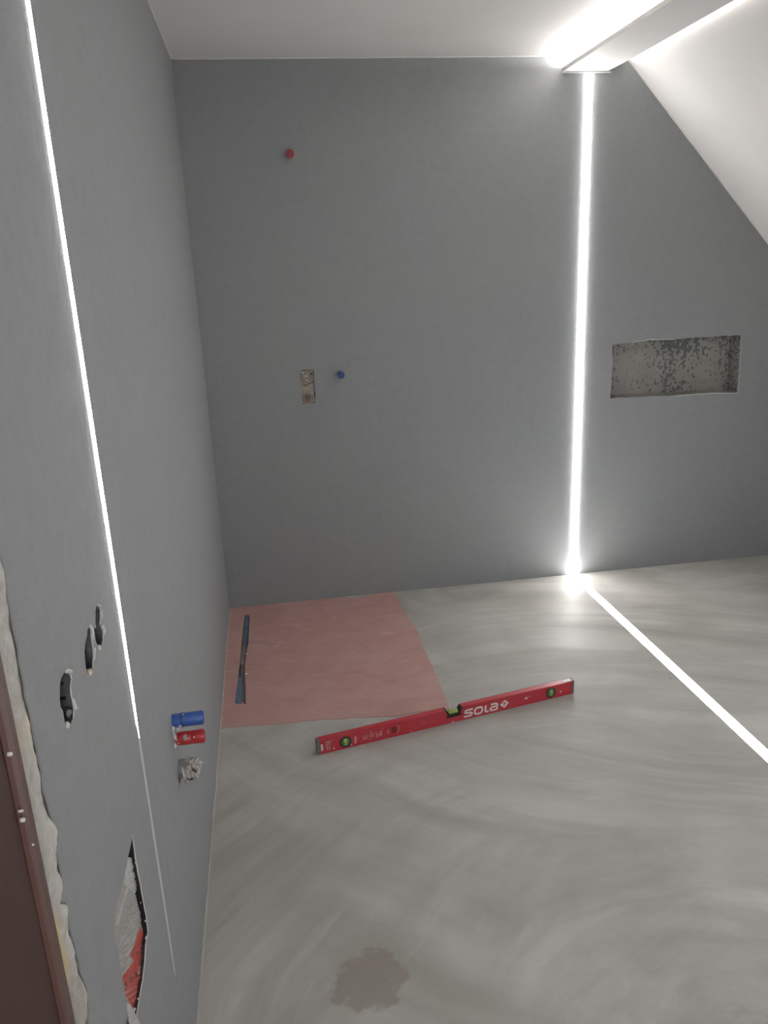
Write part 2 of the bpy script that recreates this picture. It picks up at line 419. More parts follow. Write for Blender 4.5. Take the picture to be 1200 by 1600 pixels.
def lerp_box(name, loop, y0, y1, mats, parent, backmat=0, sidemat=0, shrink=0.0):
    n = len(loop); cx = sum(p[0] for p in loop) / n; cz = sum(p[1] for p in loop) / n
    V = [Vector((p[0], y0, p[1])) for p in loop] + [Vector((p[0] + (cx - p[0]) * shrink, y1, p[1] + (cz - p[1]) * shrink)) for p in loop]
    F = [(i, (i+1) % n, n + (i+1) % n, n + i) for i in range(n)]; M = [sidemat] * n
    for t in tessellate_polygon([[Vector((v.x, v.z, 0)) for v in V[n:]]]): F.append(tuple(n + i for i in t)); M.append(backmat)
    return mesh_obj(name, V, F, mats, parent, M)
lerp_box('niche_lining', nich, 0.0029, nd, [NICHE], wb)
lerp_box('valve_recess_lining', vrec, 0.0029, 0.022, [GYPS], wb)
box_obj('strip_channel', (WX - WG - 0.001, 0.012, -0.01), (WX + WG + 0.001, 0.03, 2.438), GREYPIPE, wb)
box_obj('wall_backing', (-0.3, 0.12, -0.1), (XR + 0.2, 0.16, H + 0.1), OUT, wb)  # unseen slab behind the niche, added against light leaks
# small torn lip of filler on the niche sill
tube('filler_edge', [(nich[i][0], -0.0008, nich[i][1] - 0.001) for i in range(len(nich)) if nich[i][1] < 0.96 and nich[i][0] > 2.35], 0.0016, GYPS, wb, 6)
tube('filler_edge', [(p[0], -0.0008, p[1] + 0.001) for p in nich if p[1] > 1.19 and 2.10 < p[0] < 2.34], 0.0016, GYPS, wb, 6)

# ------------------------------------------------------------------ floor
dr_l = px2(2, 0, 0, 1, [(382.5,961),(380,980),(377.5,1005),(374.5,1039),(371,1070),(367.5,1100)])
dr_r = px2(2, 0, 0, 1, [(384.5,1101),(384,1080),(382.8,1055),(383.2,1039),(385.5,1023),(388,1005),(389,985),(390,961)])
drain = ragged(dr_l + dr_r, 0.05, 0.0012, 3)
FX = 1.8595; FG = 0.0215
fgr = [(FX - FG, -2.98), (FX + FG, -2.98), (FX + FG - 0.022, -0.001), (FX - FG - 0.022, -0.001)]
fl = plate('floor', [(0.0, -3.13), (0.0, 0), (XR, 0), (XR, -3.13)], [drain, fgr], lambda a, b: Vector((a, b, 0)), (0, 0, -0.02), [FLOOR, GYPS])
fl['label'] = 'grey cement floor with swirling trowel marks'
box_obj('floor_slab', (-1.2, -5.2, -0.12), (XR + 0.2, 0.2, -0.04), OUT, fl)
box_obj('strip_channel', (FX - FG - 0.03, -2.99, -0.03), (FX + FG + 0.005, 0.0, -0.014), GREYPIPE, fl)
box_obj('hall_floor', (-1.0, -5.0, -0.03), (2.9, -3.13, -0.001), FLOOR, fl)
# pink waterproofing coat, about two millimetres proud of the cement
pk = px2(2, 0, 0, 1, [(617,925),(622,938),(629,952),(644.5,975.5),(655,992),(664.6,1020),(677,1045),(684.6,1066),(697,1091),(702,1108),(660,1112),(620,1119),(594,1120),(527,1123.5),(490,1126),(444,1131),(400,1134),(343,1139)])
pk = [(p[0], min(p[1], -0.003)) for p in pk]
pk2 = ragged(pk, 0.02, 0.004, 11, closed=False) + [Vector(pk[-1])]
pk2 = [Vector((max(p[0], 0.001), p[1])) for p in pk2]
pk_out = [Vector((0.001, -0.004))] + [Vector((0.10, -0.007)), Vector((0.25, -0.003)), Vector((0.40, -0.008)), Vector((0.59, -0.004)), Vector((0.61, -0.022)), Vector((0.66, -0.03)), Vector((0.71, -0.024)), Vector((0.735, -0.004))] + pk2
pink = plate('waterproof_coating', pk_out, [drain], lambda a, b: Vector((a, b, 0.002)), (0, 0, -0.003), [PINK, PINK], None, fl)
pink['label'] = 'pink waterproofing coat in the back left corner of the floor'
# light ridge of filler along the foot of the left wall
rp = []
for i in range(120):
    y = -0.02 - i * 0.025
    rp.append((0.001 + 0.0025 * noise.noise(Vector((0, y * 9, 3))), y, 0.002))
tube('filler_ridge', rp, [0.0028 + 0.003 * abs(noise.noise(Vector((5, p[1] * 12, 1)))) for p in rp], RIDGE, fl, 6)

# ------------------------------------------------------------------ ceiling, slope, other walls
ce = struct(box_obj('ceiling', (-0.2, YF, H), (SL[0] + 0.02, 0.0, H + 0.06), WHITE), 'white flat ceiling')
sx0, sx1 = SL[0] - 0.0, XR + 0.1
SKY = [(2.45, -1.75), (3.15, -1.75), (3.15, -2.75), (2.45, -2.75)]
sl = plate('ceiling_slope', [(sx0, YF), (sx1, YF), (sx1, 0), (sx0, 0)], [SKY], lambda a, b: Vector((a, b, sz(a))), (0.03, 0, 0.03), [WHITE, WHITE])
sl['label'] = 'white sloping attic ceiling'
wf = bmesh.new()
for a, b in (((2.35, YF - 0.16, 0), (XR + 0.1, YF, H)), ((-0.2, YF - 0.16, 2.2), (2.35, YF, H))): box(wf, a, b)
struct(from_bm('wall_front', wf, WALL))
struct(box_obj('wall_right', (XR, YF, 0), (XR + 0.08, 0.02, sz(XR) + 0.02), WALL))
hb = bmesh.new()
box(hb, (-1.1, -5.1, 0), (-1.0, YF - 0.1, H)); box(hb, (2.9, -5.1, 0), (3.0, YF - 0.16, H)); box(hb, (-1.1, -5.1, H), (3.0, YF - 0.1, H + 0.06))
box(hb, (-1.1, YF - 0.17, 0), (-0.03, YF - 0.10, H))
struct(from_bm('wall_hall', hb, WHITE))
hb = bmesh.new()
box(hb, (-1.1, -5.1, 0), (0.25, -5.0, H)); box(hb, (1.55, -5.1, 0), (3.0, -5.0, H)); box(hb, (0.25, -5.1, 0), (1.55, -5.0, 0.75)); box(hb, (0.25, -5.1, 2.25), (1.55, -5.0, H))
struct(from_bm('wall_hall_end', hb, WHITE))
# unseen windows, added to let daylight in: hall and roof
def window(name, to3, a0, a1, b0, b1):
    e = empty(name); e['kind'] = 'structure'
    bm = bmesh.new(); wd = 0.05
    for r in ((a0, a0 + wd, b0, b1), (a1 - wd, a1, b0, b1), (a0 + wd, a1 - wd, b0, b0 + wd), (a0 + wd, a1 - wd, b1 - wd, b1)):
        pts = [to3(r[0], r[2]), to3(r[1], r[2]), to3(r[1], r[3]), to3(r[0], r[3])]
        nrm = (pts[1] - pts[0]).cross(pts[2] - pts[0]).normalized()
        prism(bm, pts, nrm * 0.04)
    from_bm('window_frame', bm, WHITE, e)
    bm = bmesh.new(); pts = [to3(a0 + wd, b0 + wd), to3(a1 - wd, b0 + wd), to3(a1 - wd, b1 - wd), to3(a0 + wd, b1 - wd)]
    prism(bm, pts, (pts[1] - pts[0]).cross(pts[2] - pts[0]).normalized() * 0.006); from_bm('pane', bm, GLASS, e)
window('window_1', lambda a, b: Vector((a, -5.04, b)), 0.25, 1.55, 0.75, 2.25)
window('window_2', lambda a, b: Vector((a + 0.02, b, sz(a) + 0.02)), 2.45, 3.15, -2.75, -1.75)
# caulk lines where ceilings meet the walls
def bead(name, a, b, r, seed):
    a = Vector(a); b = Vector(b); n = 60; pts = []; rr = []
    for i in range(n + 1):
        p = a.lerp(b, i / n); pts.append(p); rr.append(r * (0.8 + 0.5 * abs(noise.noise(p * 14 + Vector((seed, 0, 0))))))
    struct(tube(name, pts, rr, CAULK, None, 6))
bead('trim_1', (0, -0.001, H - 0.001), (1.7, -0.001, H - 0.001), 0.003, 1)
bead('trim_2', (0.001, 0, H - 0.001), (0.001, YF, H - 0.001), 0.003, 2)
bead('trim_3', (SL[0] + 0.012, -0.001, sz(SL[0] + 0.012)), (XR, -0.001, sz(XR)), 0.0045, 3)

# ------------------------------------------------------------------ suspended light panel under the ceiling
PZ = 2.436
pl = empty('light_panel', (1.72, 0, PZ))
tag(pl, 'long white board hanging under the ceiling beside the slope, lit along both edges', 'ceiling panel')
def at_panel(name, prof, y0, y1, mat):
    bm = bmesh.new(); prism(bm, [Vector((x - 1.72, y0, z - PZ)) for x, z in prof], (0, y1 - y0, 0)); return from_bm(name, bm, mat, pl)
at_panel('board', [(1.712, PZ), (1.925, PZ), (2.008, 2.472), (2.008, 2.487), (1.92, 2.462), (1.78, PZ + 0.012), (1.712, PZ + 0.012)], YF + 0.02, -0.0025, PANEL)
at_panel('edge_trim', [(1.708, PZ - 0.0015), (1.720, PZ - 0.0015), (1.720, PZ + 0.016), (1.708, PZ + 0.016)], YF + 0.02, -0.0025, PANEL)
at_panel('end_edge', [(1.708, PZ - 0.006), (1.938, PZ - 0.006), (1.938, PZ), (1.708, PZ)], -0.012, -0.0025, PANEL)
at_panel('hanger', [(1.85, PZ + 0.0125), (1.91, PZ + 0.0125), (1.91, H), (1.85, H)], YF + 0.02, -0.0025, PANEL)
el = at_panel('led_tape', [(1.735, PZ + 0.0125), (1.762, PZ + 0.0125), (1.762, PZ + 0.017), (1.735, PZ + 0.017)], YF + 0.03, -0.004, E_COVE)
el['label'] = 'glowing tape on the left edge'
er = at_panel('led_tape', [(2.0085, 2.473), (2.0125, 2.474), (2.0125, 2.486), (2.0085, 2.486)], YF + 0.03, -0.03, E_COVE_R)
er['label'] = 'glowing tape on the right edge'

# ------------------------------------------------------------------ LED strips
def dome(hw, hgt, base, n=8):
    """half-round section: (across, out)"""
    return [(-hw, -base)] + [(-hw * math.cos(math.pi * i / n), hgt * math.sin(math.pi * i / n)) for i in range(n + 1)] + [(hw, -base)]
def strip(name, sect, org, across, out, along, mat, parent=None):
    bm = bmesh.new(); across = Vector(across); out = Vector(out)
    prism(bm, [Vector(org) + across * a + out * b for a, b in sect], along); return from_bm(name, bm, mat, parent)
s1 = empty('led_strip', (WX, 0, 0)); tag(s1, 'bright vertical light strip on the back wall from floor to white ceiling board', 'light')
strip('diffuser', dome(0.0150, 0.009, 0.008), (0, 0, 0.003), (1, 0, 0), (0, -1, 0), (0, 0, PZ - 0.012), E_WALL, s1)
s2 = empty('led_strip', (FX, 0, 0)); tag(s2, 'bright light strip set in the cement floor running towards the right', 'light')
strip('diffuser', dome(0.018, 0.001, 0.010), (-0.022, -0.004, 0.0), (1, 0, 0), (0, 0, 1), (0.0217, -2.96, 0), E_FLOOR, s2)
s3 = empty('led_strip', (0, (SY0 + SY1) / 2, 0)); tag(s3, 'tall light strip on the left wall, lit down to knee height and unlit below', 'light')
ym = (SY0 + SY1) / 2
bm = bmesh.new()   # the lit run stands a little proud and thins out at its lower end
zs = [0.845, 0.90, 1.0, 1.12, 1.3, H - 0.003]; ws = [0.003, 0.0055, 0.0085, 0.0105, 0.011, 0.0112]
rings = []
for z, wd in zip(zs, ws):
    rings.append([bm.verts.new((b, a, z)) for a, b in dome(wd, 0.0008 + 0.0014 * wd / 0.0125, 0.008)])
for i in range(len(rings) - 1):
    n = len(rings[i])
    for k in range(n): bm.faces.new((rings[i][k], rings[i][(k+1) % n], rings[i+1][(k+1) % n], rings[i+1][k]))
bm.faces.new(rings[0]); bm.faces.new(rings[-1][::-1])
o = from_bm('diffuser', bm, E_LEFT, s3); o.location = (0, 0, 0)
bm = bmesh.new(); rings = []
for z, wd in ((0.303, 0.004), (0.36, 0.0065), (0.55, 0.0085), (0.75, 0.008), (0.90, 0.006)):
    rings.append([bm.verts.new((b, a + 0.002, z)) for a, b in dome(wd, 0.0012, 0.0085)])
for i in range(len(rings) - 1):
    n = len(rings[i])
    for k in range(n): bm.faces.new((rings[i][k], rings[i][(k+1) % n], rings[i+1][(k+1) % n], rings[i+1][k]))
bm.faces.new(rings[0]); bm.faces.new(rings[-1][::-1])
o = from_bm('profile', bm, UNLIT, s3); o['label'] = 'unlit grey lower run'
# filler that closes the groove beside the tapering end
for a, b, nm in ((SY0, ym - 0.004, 0), (ym + 0.009, SY1, 1)):
    pass
gf = bmesh.new()
for side in (-1, 1):
    prof = [(0.3, 0.004), (0.36, 0.0065), (0.55, 0.0085), (0.845, 0.0085), (1.0, 0.009), (1.12, 0.0108), (1.3, 0.0115)]
    pts = [Vector((-0.0085, ym + (0.002 if z < 0.95 else 0) + side * w_, z)) for z, w_ in prof] + [Vector((-0.0085, ym + side * 0.0121, 1.3)), Vector((-0.0085, ym + side * 0.0121, 0.3))]
    prism(gf, pts, (0.0087, 0, 0))
from_bm('groove_filler', gf, WALL, wl)

# ------------------------------------------------------------------ door frame and foam
jx = 0.015
e0 = at(115, 1599, 0, jx).y; e1 = at(12, 1073, 0, jx).y; yj = (e0 + e1) / 2
d1 = struct(empty('door_1', (0, yj, 0)))
bm = bmesh.new(); box(bm, (-0.03, YF - 0.20 - yj, 0), (jx, -0.036, 2.2)); from_bm('jamb', bm, BROWN, d1)
bm = bmesh.new()
pr = [(-0.03, -0.036), (jx + 0.0, -0.036), (jx + 0.004, -0.034), (jx + 0.006, -0.026), (jx + 0.005, -0.012), (jx + 0.002, -0.003), (jx - 0.004, 0.0), (-0.03, 0.0)]
prism(bm, [Vector((x, y, 0)) for x, y in pr], (0, 0, 2.2))
LIP = mat_plain('lighter brown edge', (0.095, 0.045, 0.036), 0.4, 0.08, 30)
from_bm('jamb_edge', bm, LIP, d1)
bm = bmesh.new(); box(bm, (2.31, YF - 0.18 - yj, 0), (2.35, YF + 0.0 - yj, 2.2)); box(bm, (-0.03, YF - 0.18 - yj, 2.17), (2.35, YF + 0.0 - yj, 2.21)); from_bm('jamb', bm, BROWN, d1)
for u, v, r in ((37, 1281, 0.0020), (34, 1267, 0.0013), (51, 1320, 0.0011), (17, 1178, 0.0019)):
    p = at(u, v, 0, jx + 0.0055); vv, ff = lathe([(0.0005, 0.0016), (r * 0.7, 0.0012), (r, 0), (r, -0.003)], 12, 'X')
    o = mesh_obj('filler_spot', [(p.x + a, p.y - yj + b * 0.8, p.z + c * 1.2) for a, b, c in vv], ff, GYPS, d1, smooth=True)
# foam and filler between frame and plaster
V, F = [], []; ny, nz = 60, 640
ez = sorted([(p[1], p[0]) for p in edge])
def edge_y(z):
    if z <= ez[0][0]: return ez[0][1]
    for (z0, y0), (z1, y1) in zip(ez, ez[1:]):
        if z0 <= z <= z1: return y0 + (y1 - y0) * ((z - z0) / max(1e-6, z1 - z0))
    return ez[-1][1]
for j in range(nz + 1):
    z = 0.0 + 2.2 * j / nz; ye = edge_y(z)
    for i in range(ny + 1):
        y = yj - 0.01 + (-2.985 - yj + 0.01) * i / ny
        q = Vector((y * 26, z * 11, 0)); lump = abs(noise.noise(q)) * 0.011 + abs(noise.noise(q * 2.3 + Vector((4, 1, 0)))) * 0.005 + noise.noise(q * 8) * 0.0012
        x = -0.004 + lump
        gap = ye - y                                   # how far in front of the broken plaster edge
        k = max(0.0, min(1.0, (gap + 0.001) / 0.006)); x = -0.0045 * (1 - k) + x * k if gap > -0.001 else -0.0045
        V.append((x, y, z))
for j in range(nz):
    for i in range(ny):
        a = j * (ny + 1) + i; F.append((a, a + 1, a + ny + 2, a + ny + 1))
fo = mesh_obj('filler_foam', V, F, FOAM, None, smooth=True)
sm = fo.modifiers.new('thick', 'SOLIDIFY'); sm.thickness = 0.002; sm.offset = -1
tag(fo, 'lumpy cream foam and filler between brown door frame and left wall', 'foam')

# ------------------------------------------------------------------ junction boxes behind the three holes
def wallbox(loop, label, depth, scale=1.25):
    n = 28; ys = [p[0] for p in loop]; zs_ = [p[1] for p in loop]
    cy, cz = (min(ys) + max(ys)) / 2, (min(zs_) + max(zs_)) / 2
    ry, rz = (max(ys) - min(ys)) / 2 + 0.003, (max(zs_) - min(zs_)) / 2 + 0.003
    e = empty('junction_box', (0, cy, cz)); tag(e, label, 'junction box', 'open junction boxes in the left wall')
    V, F = [], []
    for d, k in ((-0.0021, 1.0), (-0.0105 - depth, 0.97)):
        for i in range(n):
            a = 2 * math.pi * i / n; V.append((d, math.copysign(abs(math.cos(a)) ** 0.8, math.cos(a)) * ry * k, math.copysign(abs(math.sin(a)) ** 0.8, math.sin(a)) * rz * k))
    for i in range(n): F.append((i, (i+1) % n, n + (i+1) % n, n + i))
    F.append(tuple(range(n, 2 * n)))
    o = mesh_obj('box_shell', V, F, DARKBOX, e, smooth=False)
    # moulded ribs on the inside of the shell
    for f in (-0.45, 0.1, 0.5):
        bm = bmesh.new(); box(bm, (-0.0105 - depth, ry * 0.80, rz * f), (-0.012, ry * 0.93, rz * f + 0.0022)); from_bm('rib', bm, BLACKPL, e)
    return e
eA = wallbox(holeA, 'highest of three open dark junction boxes, nearest the lit strip on the left wall', 0.05)
eB = wallbox(holeB, 'middle one of three open dark junction boxes on the left wall', 0.05)
eC = wallbox(holeC, 'lowest of three open dark junction boxes, nearest the door frame', 0.05)
# torn plaster crumbs at the rims
def rim(loop, sel, r, seed):
    pts = [p for p in loop if sel(p)]
    if len(pts) < 3: return
    P = []; R = []
    for i, p in enumerate(pts):
        nn = noise.noise(Vector((p[0] * 90, p[1] * 90, seed)))
        P.append((0.0006, p[0] + 0.001, p[1])); R.append(max(0.0008, r * (0.7 + 1.3 * nn)))
    tube('torn_plaster', P, R, GYPS, wl, 7)
def right_side(loop, lo=0.0, hi=1.0):
    ys = [p[0] for p in loop]; zz = [p[1] for p in loop]; my = (min(ys) + max(ys)) / 2; z0, z1 = min(zz), max(zz)
    k = max(range(len(loop)), key=lambda i: zz[i]); l = loop[k:] + loop[:k]
    # the outline runs clockwise from its top along the right side
    out = []
    for p in l:
        if p[1] <= z0 + 1e-6: out.append(p); break
        out.append(p)
    return [p for p in out if lo <= (z1 - p[1]) / (z1 - z0) <= hi]
for lp, ranges, sd in ((holeA, ((0, .14), (.24, .5), (.55, .95)), 1), (holeB, ((0, .5), (.6, .9)), 2), (holeC, ((.02, .28), (.3, .45), (.62, .97)), 3)):
    for lo, hi in ranges:
        rim(right_side(lp, lo, hi), lambda p: True, 0.0024, sd)
# crumb of foam at the foot of the middle box
def crumb(name, p, r, mat, parent, seed=0, squash=0.6):
    bm = bmesh.new(); bmesh.ops.create_icosphere(bm, subdivisions=3, radius=r)
    for v in bm.verts:
        k = 1 + 0.45 * noise.noise(v.co * (1.6 / r) + Vector((seed, seed, 0))); v.co = Vector((v.co.x * k * squash, v.co.y * k, v.co.z * k)) + Vector(p)
    return from_bm(name, bm, mat, parent, True)
YFOAM = mat_plain('yellowish foam', (0.60, 0.52, 0.38), 0.7, 0.2, 120)
crumb('foam_crumb', at(140, 1050, 0, 0.0), 0.0055, YFOAM, wl, 2)
crumb('plaster_crumb', at(155, 1012, 0, 0.0), 0.0045, GYPS, wl, 5)
crumb('plaster_crumb', at(105, 1133, 0, 0.0), 0.0045, GYPS, wl, 7)
crumb('plaster_crumb', at(107, 1114, 0, -0.008), 0.0065, GREYPIPE, wl, 9)

# ------------------------------------------------------------------ plastic bag in the slit of the left wall
def inside(u, v, poly):
    c = False; n = len(poly)
    for i in range(n):
        (x1, y1), (x2, y2) = poly[i], poly[(i+1) % n]
        if (y1 > v) != (y2 > v) and u < (x2 - x1) * (v - y1) / (y2 - y1) + x1: c = not c
    return c
bagp = [(205,258),(235,258),(265,290),(290,400),(302,455),(280,500),(262,548),(285,640),(302,700),(312,800),(335,890),(342,1000),(345,1080),(330,1240),(290,1380),(247,1470),(268,1535),(300,1590),(330,1690),(240,1700),(214,1600),(198,1500),(160,1450),(60,1400),(60,600),(120,400)]
redp = [(305,812),(335,890),(360,1000),(360,1080),(335,1240),(292,1380),(245,1475),(195,1400),(120,1330),(120,1240),(163,1210),(250,1088),(215,1045),(262,940),(275,880)]
whtp = [(150,200),(265,270),(302,455),(262,548),(215,510),(170,470),(150,400)]
glyph = [[(180,1262),(188,1258),(190,1330),(182,1334)],[(190,1290),(200,1284),(200,1294),(190,1300)],[(215,1225),(222,1220),(232,1262),(224,1268)],[(232,1212),(238,1208),(246,1252),(238,1256)],[(222,1240),(242,1228),(243,1236),(223,1248)],
         [(252,1190),(260,1180),(282,1212),(274,1222)],[(276,1178),(283,1172),(262,1228),(256,1232)],[(268,1040),(285,1018),(292,1026),(276,1048)]]
V, F, M = [], [], []; st = 6.0; idx = {}
zr = lambda u, v: (u / 5.16 + 160, v / 5.16 + 1290)
def bag_x(u, v):
    a = noise.noise(Vector((u * 0.012 + v * 0.004, v * 0.006, 0.5))); b = noise.noise(Vector((u * 0.035 + v * 0.03, v * 0.010, 2.5)))
    c = noise.noise(Vector((u * 0.09 + v * 0.06, v * 0.03, 7.0)))
    crease = -abs(u - (190 + (v - 480) * -0.22)) / 60 if 470 < v < 820 else -1
    return -0.0095 + 0.0022 * a + 0.0018 * (1 - 2 * abs(b)) + 0.0006 * c + 0.002 * max(0, 1 + crease)
nu, nv = 58, 290
for j in range(nv):
    for i in range(nu):
        cu, cv = i * st + 40 + st / 2, j * (st * 0.85) + 230 + st / 2
        if not inside(cu, cv, bagp): continue
        q = []
        for di, dj in ((0, 0), (1, 0), (1, 1), (0, 1)):
            k = (i + di, j + dj)
            if k not in idx:
                u, v = k[0] * st + 40, k[1] * st * 0.85 + 230
                x = bag_x(u, v)
                if v > 1480: x += min(0.014, (v - 1480) * 0.00013)
                p = at(*zr(u, v), 0, x); idx[k] = len(V); V.append((x, p.y, p.z))
            q.append(idx[k])
        F.append(q)
        mi = 1
        if inside(cu, cv, whtp) or cv > 1440: mi = 0
        if inside(cu, cv, redp): mi = 2
        if mi == 2:
            s_ = (cu * 0.55 + cv * 0.83)
            if cv > 1290 and (s_ % 42) < 6 and noise.noise(Vector((cu * 0.03, cv * 0.03, 9))) > -0.25: mi = 0
            if any(inside(cu, cv, g) for g in glyph): mi = 3
            if cv < 1200 and 1080 < cv and abs(cu - (315 + (cv - 1080) * -0.2)) < 4: mi = 0
        elif mi == 1:
            s_ = cu * 0.8 + cv * 0.6
            if 880 < cv < 1190 and cu < 245 and (s_ % 34) < 7 and noise.noise(Vector((cu * 0.02, cv * 0.02, 3))) > -0.1: mi = 0
            if abs(cu - (205 - (cv - 480) * 0.28)) < 9 and 480 < cv < 800: mi = 0
        M.append(mi)
bg = mesh_obj('plastic_bag', V, F, [BAGW, BAGG, BAGR, BAGK], None, M, True)
bg.modifiers.new('thick', 'SOLIDIFY').thickness = 0.0006
tag(bg, 'crumpled white and red printed plastic bag stuffed in the slit of the left wall', 'bag')
# liner of the slit, its inner shade put into the dark colour
ld = [p for p in holeD]
n = len(ld); cy = sum(p[0] for p in ld) / n; cz = sum(p[1] for p in ld) / n
V = [Vector((-0.0021, p[0], p[1])) for p in ld] + [Vector((-0.07, cy + (p[0] - cy) * 1.25, cz + (p[1] - cz) * 1.05)) for p in ld]
F = [(i, (i+1) % n, n + (i+1) % n, n + i) for i in range(n)] + [tuple(n + i for i in t) for t in tessellate_polygon([[Vector((v.y, v.z, 0)) for v in V[n:]]])]
mesh_obj('slit_lining', V, F, DARK, wl)
cab = tube('cable', [at(*zr(u, v), 0, -0.030) for u, v in ((250,190),(262,330),(290,470),(305,560),(322,680),(340,800),(350,900),(348,1020),(338,1150),(318,1300),(290,1450))], 0.0035, BLACKPL, None, 10)
tag(cab, 'black cable running down the right side of the slit behind the bag', 'cable')
for u, v, r in ((308,623,0.0012),(352,905,0.0026),(345,770,0.0016),(262,215,0.0014),(268,300,0.0015),(286,1395,0.0014),(262,1480,0.0022),(272,1530,0.0018)):
    crumb('plaster_crumb', at(*zr(u, v), 0, -0.001), r, GYPS, wl, u)

# ------------------------------------------------------------------ pipe plugs
def plug(name, loc, label, prof, mats, group, axis='X'):
    e = empty(name, loc); tag(e, label, 'pipe plug', group)
    for nm, pf, mt in prof:
        v, f = lathe(pf, 32, axis); o = mesh_obj(nm, v, f, mt, e, smooth=False)
        o.data.shade_smooth(); 
        try: o.data.set_sharp_from_angle(angle=math.radians(35))
        except Exception: pass
    return e
pb = plug('pipe_plug', (0, -2.15, 0.652), 'blue plastic pipe plug sticking out of the left wall above the red one',
     [('body', [(0.0150, -0.008), (0.0155, 0.0), (0.0158, 0.030), (0.0162, 0.066), (0.0158, 0.070), (0.0135, 0.070), (0.013, 0.062), (0.0, 0.058)], BLUEPL),
      ('rib', [(0.0158, 0.020), (0.0168, 0.021), (0.0168, 0.024), (0.0158, 0.025)], BLUEDK)], None, 'pipe plugs in the left wall')
rb = plug('pipe_plug', (0, -2.15, 0.6035), 'red plastic pipe plug with a slot, sticking out of the left wall',
     [('thread', [(0.0130, -0.008), (0.0150, 0.0), (0.0150, 0.003), (0.0135, 0.004), (0.0152, 0.006), (0.0135, 0.008), (0.0152, 0.010), (0.014, 0.012)], REDPALE)], None, 'pipe plugs in the left wall')
v, f = lathe([(0.0, 0.008), (0.0150, 0.008), (0.0158, 0.012), (0.0158, 0.036), (0.0150, 0.038), (0.0158, 0.040), (0.0163, 0.064), (0.0158, 0.0675), (0.0135, 0.0675), (0.013, 0.060), (0.0, 0.057)], 40, 'X')
rbody = mesh_obj('body', v, f, REDPL, rb); rbody.data.shade_smooth(); rbody.data.set_sharp_from_angle(angle=math.radians(35))
# oval window cut through the neck
v, f = lathe([(0.0055, -0.05), (0.0055, 0.05)], 20, 'Y')
cut = mesh_obj('cutter', [(a * 1.0 + 0.0235 + c * 0.15 - b * 0.05, b * 0.87, c * 1.75 + 0.001 - b * 0.5) for a, b, c in v], f, REDPL)
for o_ in (rbody, cut):
    bm = bmesh.new(); bm.from_mesh(o_.data); bmesh.ops.remove_doubles(bm, verts=bm.verts, dist=1e-5); bmesh.ops.dissolve_degenerate(bm, edges=bm.edges, dist=1e-6)
    bmesh.ops.recalc_face_normals(bm, faces=bm.faces); bm.to_mesh(o_.data); bm.free()
import mathutils
cut.matrix_world = Matrix.Translation(rb.location)
bpy.context.view_layer.update()
md = rbody.modifiers.new('slot', 'BOOLEAN'); md.operation = 'DIFFERENCE'; md.object = cut; md.solver = 'EXACT'
bpy.context.view_layer.update()
dg = bpy.context.evaluated_depsgraph_get(); nm = bpy.data.meshes.new_from_object(rbody.evaluated_get(dg))
rbody.modifiers.clear(); rbody.data = nm; bpy.data.objects.remove(cut)
# plaster crumbs and a torn collar round both
for p, r, sd in (((0.001, -2.163, 0.640), 0.008, 1), ((0.002, -2.160, 0.615), 0.007, 2), ((0.001, -2.168, 0.598), 0.007, 3), ((0.002, -2.166, 0.628), 0.005, 4)):
    crumb('plaster_crumb', p, r, GYPS, wl, sd, 0.5)
for (x, z, r) in ((0.012, 0.638, 0.0030), (0.018, 0.645, 0.0022), (0.026, 0.669, 0.0015)):
    o = crumb('plaster_fleck', (x, -0.0145 if z < .66 else -0.006, z - 0.652), r, GYPS, pb, x * 100, 1.4)
for (x, z) in ((0.004, 0.012), (0.010, -0.003), (0.006, 0.006), (0.045, 0.008)):
    crumb('plaster_fleck', (x, -0.0145, z), 0.0018, GYPS, rb, x * 170, 1.0)
# drain stub wrapped in crumpled film
dp = empty('drain_stub', (0, -2.15, 0.525)); tag(dp, 'drain stub wrapped in crumpled clear plastic, below the red plug', 'pipe', 'pipes in the left wall')
v, f = lathe([(0.020, -0.009), (0.0205, 0.0), (0.0205, 0.034), (0.018, 0.034), (0.0178, 0.02), (0, 0.02)], 32, 'X'); o = mesh_obj('pipe', v, f, GREYPIPE, dp); o.data.shade_smooth(); o.data.set_sharp_from_angle(angle=math.radians(35))
bm = bmesh.new(); bmesh.ops.create_icosphere(bm, subdivisions=6, radius=1.0)
for vtx in bm.verts:
    c = vtx.co.copy(); a = noise.noise(c * 2.2 + Vector((3, 1, 0))); b = abs(noise.noise(c * 5.5)); d = abs(noise.noise(Vector((c.x * 4, c.y * 11, c.z * 11))))
    k = 1 + 0.22 * a - 0.34 * b - 0.2 * d
    rb_ = 0.0012 * math.sin(c.x * 22 + c.z * 2)
    vtx.co = Vector((0.025 + c.x * 0.027 * k, c.y * 0.028 * k + rb_, c.z * 0.031 * k - (0.006 * (1 - c.x))))
CLEAR = mat_bag('crumpled clear film', (0.62, 0.58, 0.54), 0.4)
from_bm('film', bm, CLEAR, dp, True)
for k, (q, r) in enumerate((([(0.035, -0.012, 0.012), (0.042, -0.016, 0.022), (0.046, -0.018, 0.030)], 0.0035), ([(0.040, -0.010, 0.010), (0.050, -0.014, 0.020), (0.058, -0.016, 0.016)], 0.003), ([(0.01, -0.018, 0.012), (0.013, -0.026, -0.004), (0.012, -0.020, -0.024)], 0.0032))):
    tube('film_knot', q, [r * 0.7, r, r * 0.5], BAGW, dp, 7)
for x, z in ((0.036, 0.006), (0.040, 0.001), (0.020, -0.016), (0.025, -0.018), (0.030, -0.017)):
    crumb('print_mark', (x, -0.0235, z), 0.0026, BLACKPL, dp, x * 99, 1.1)

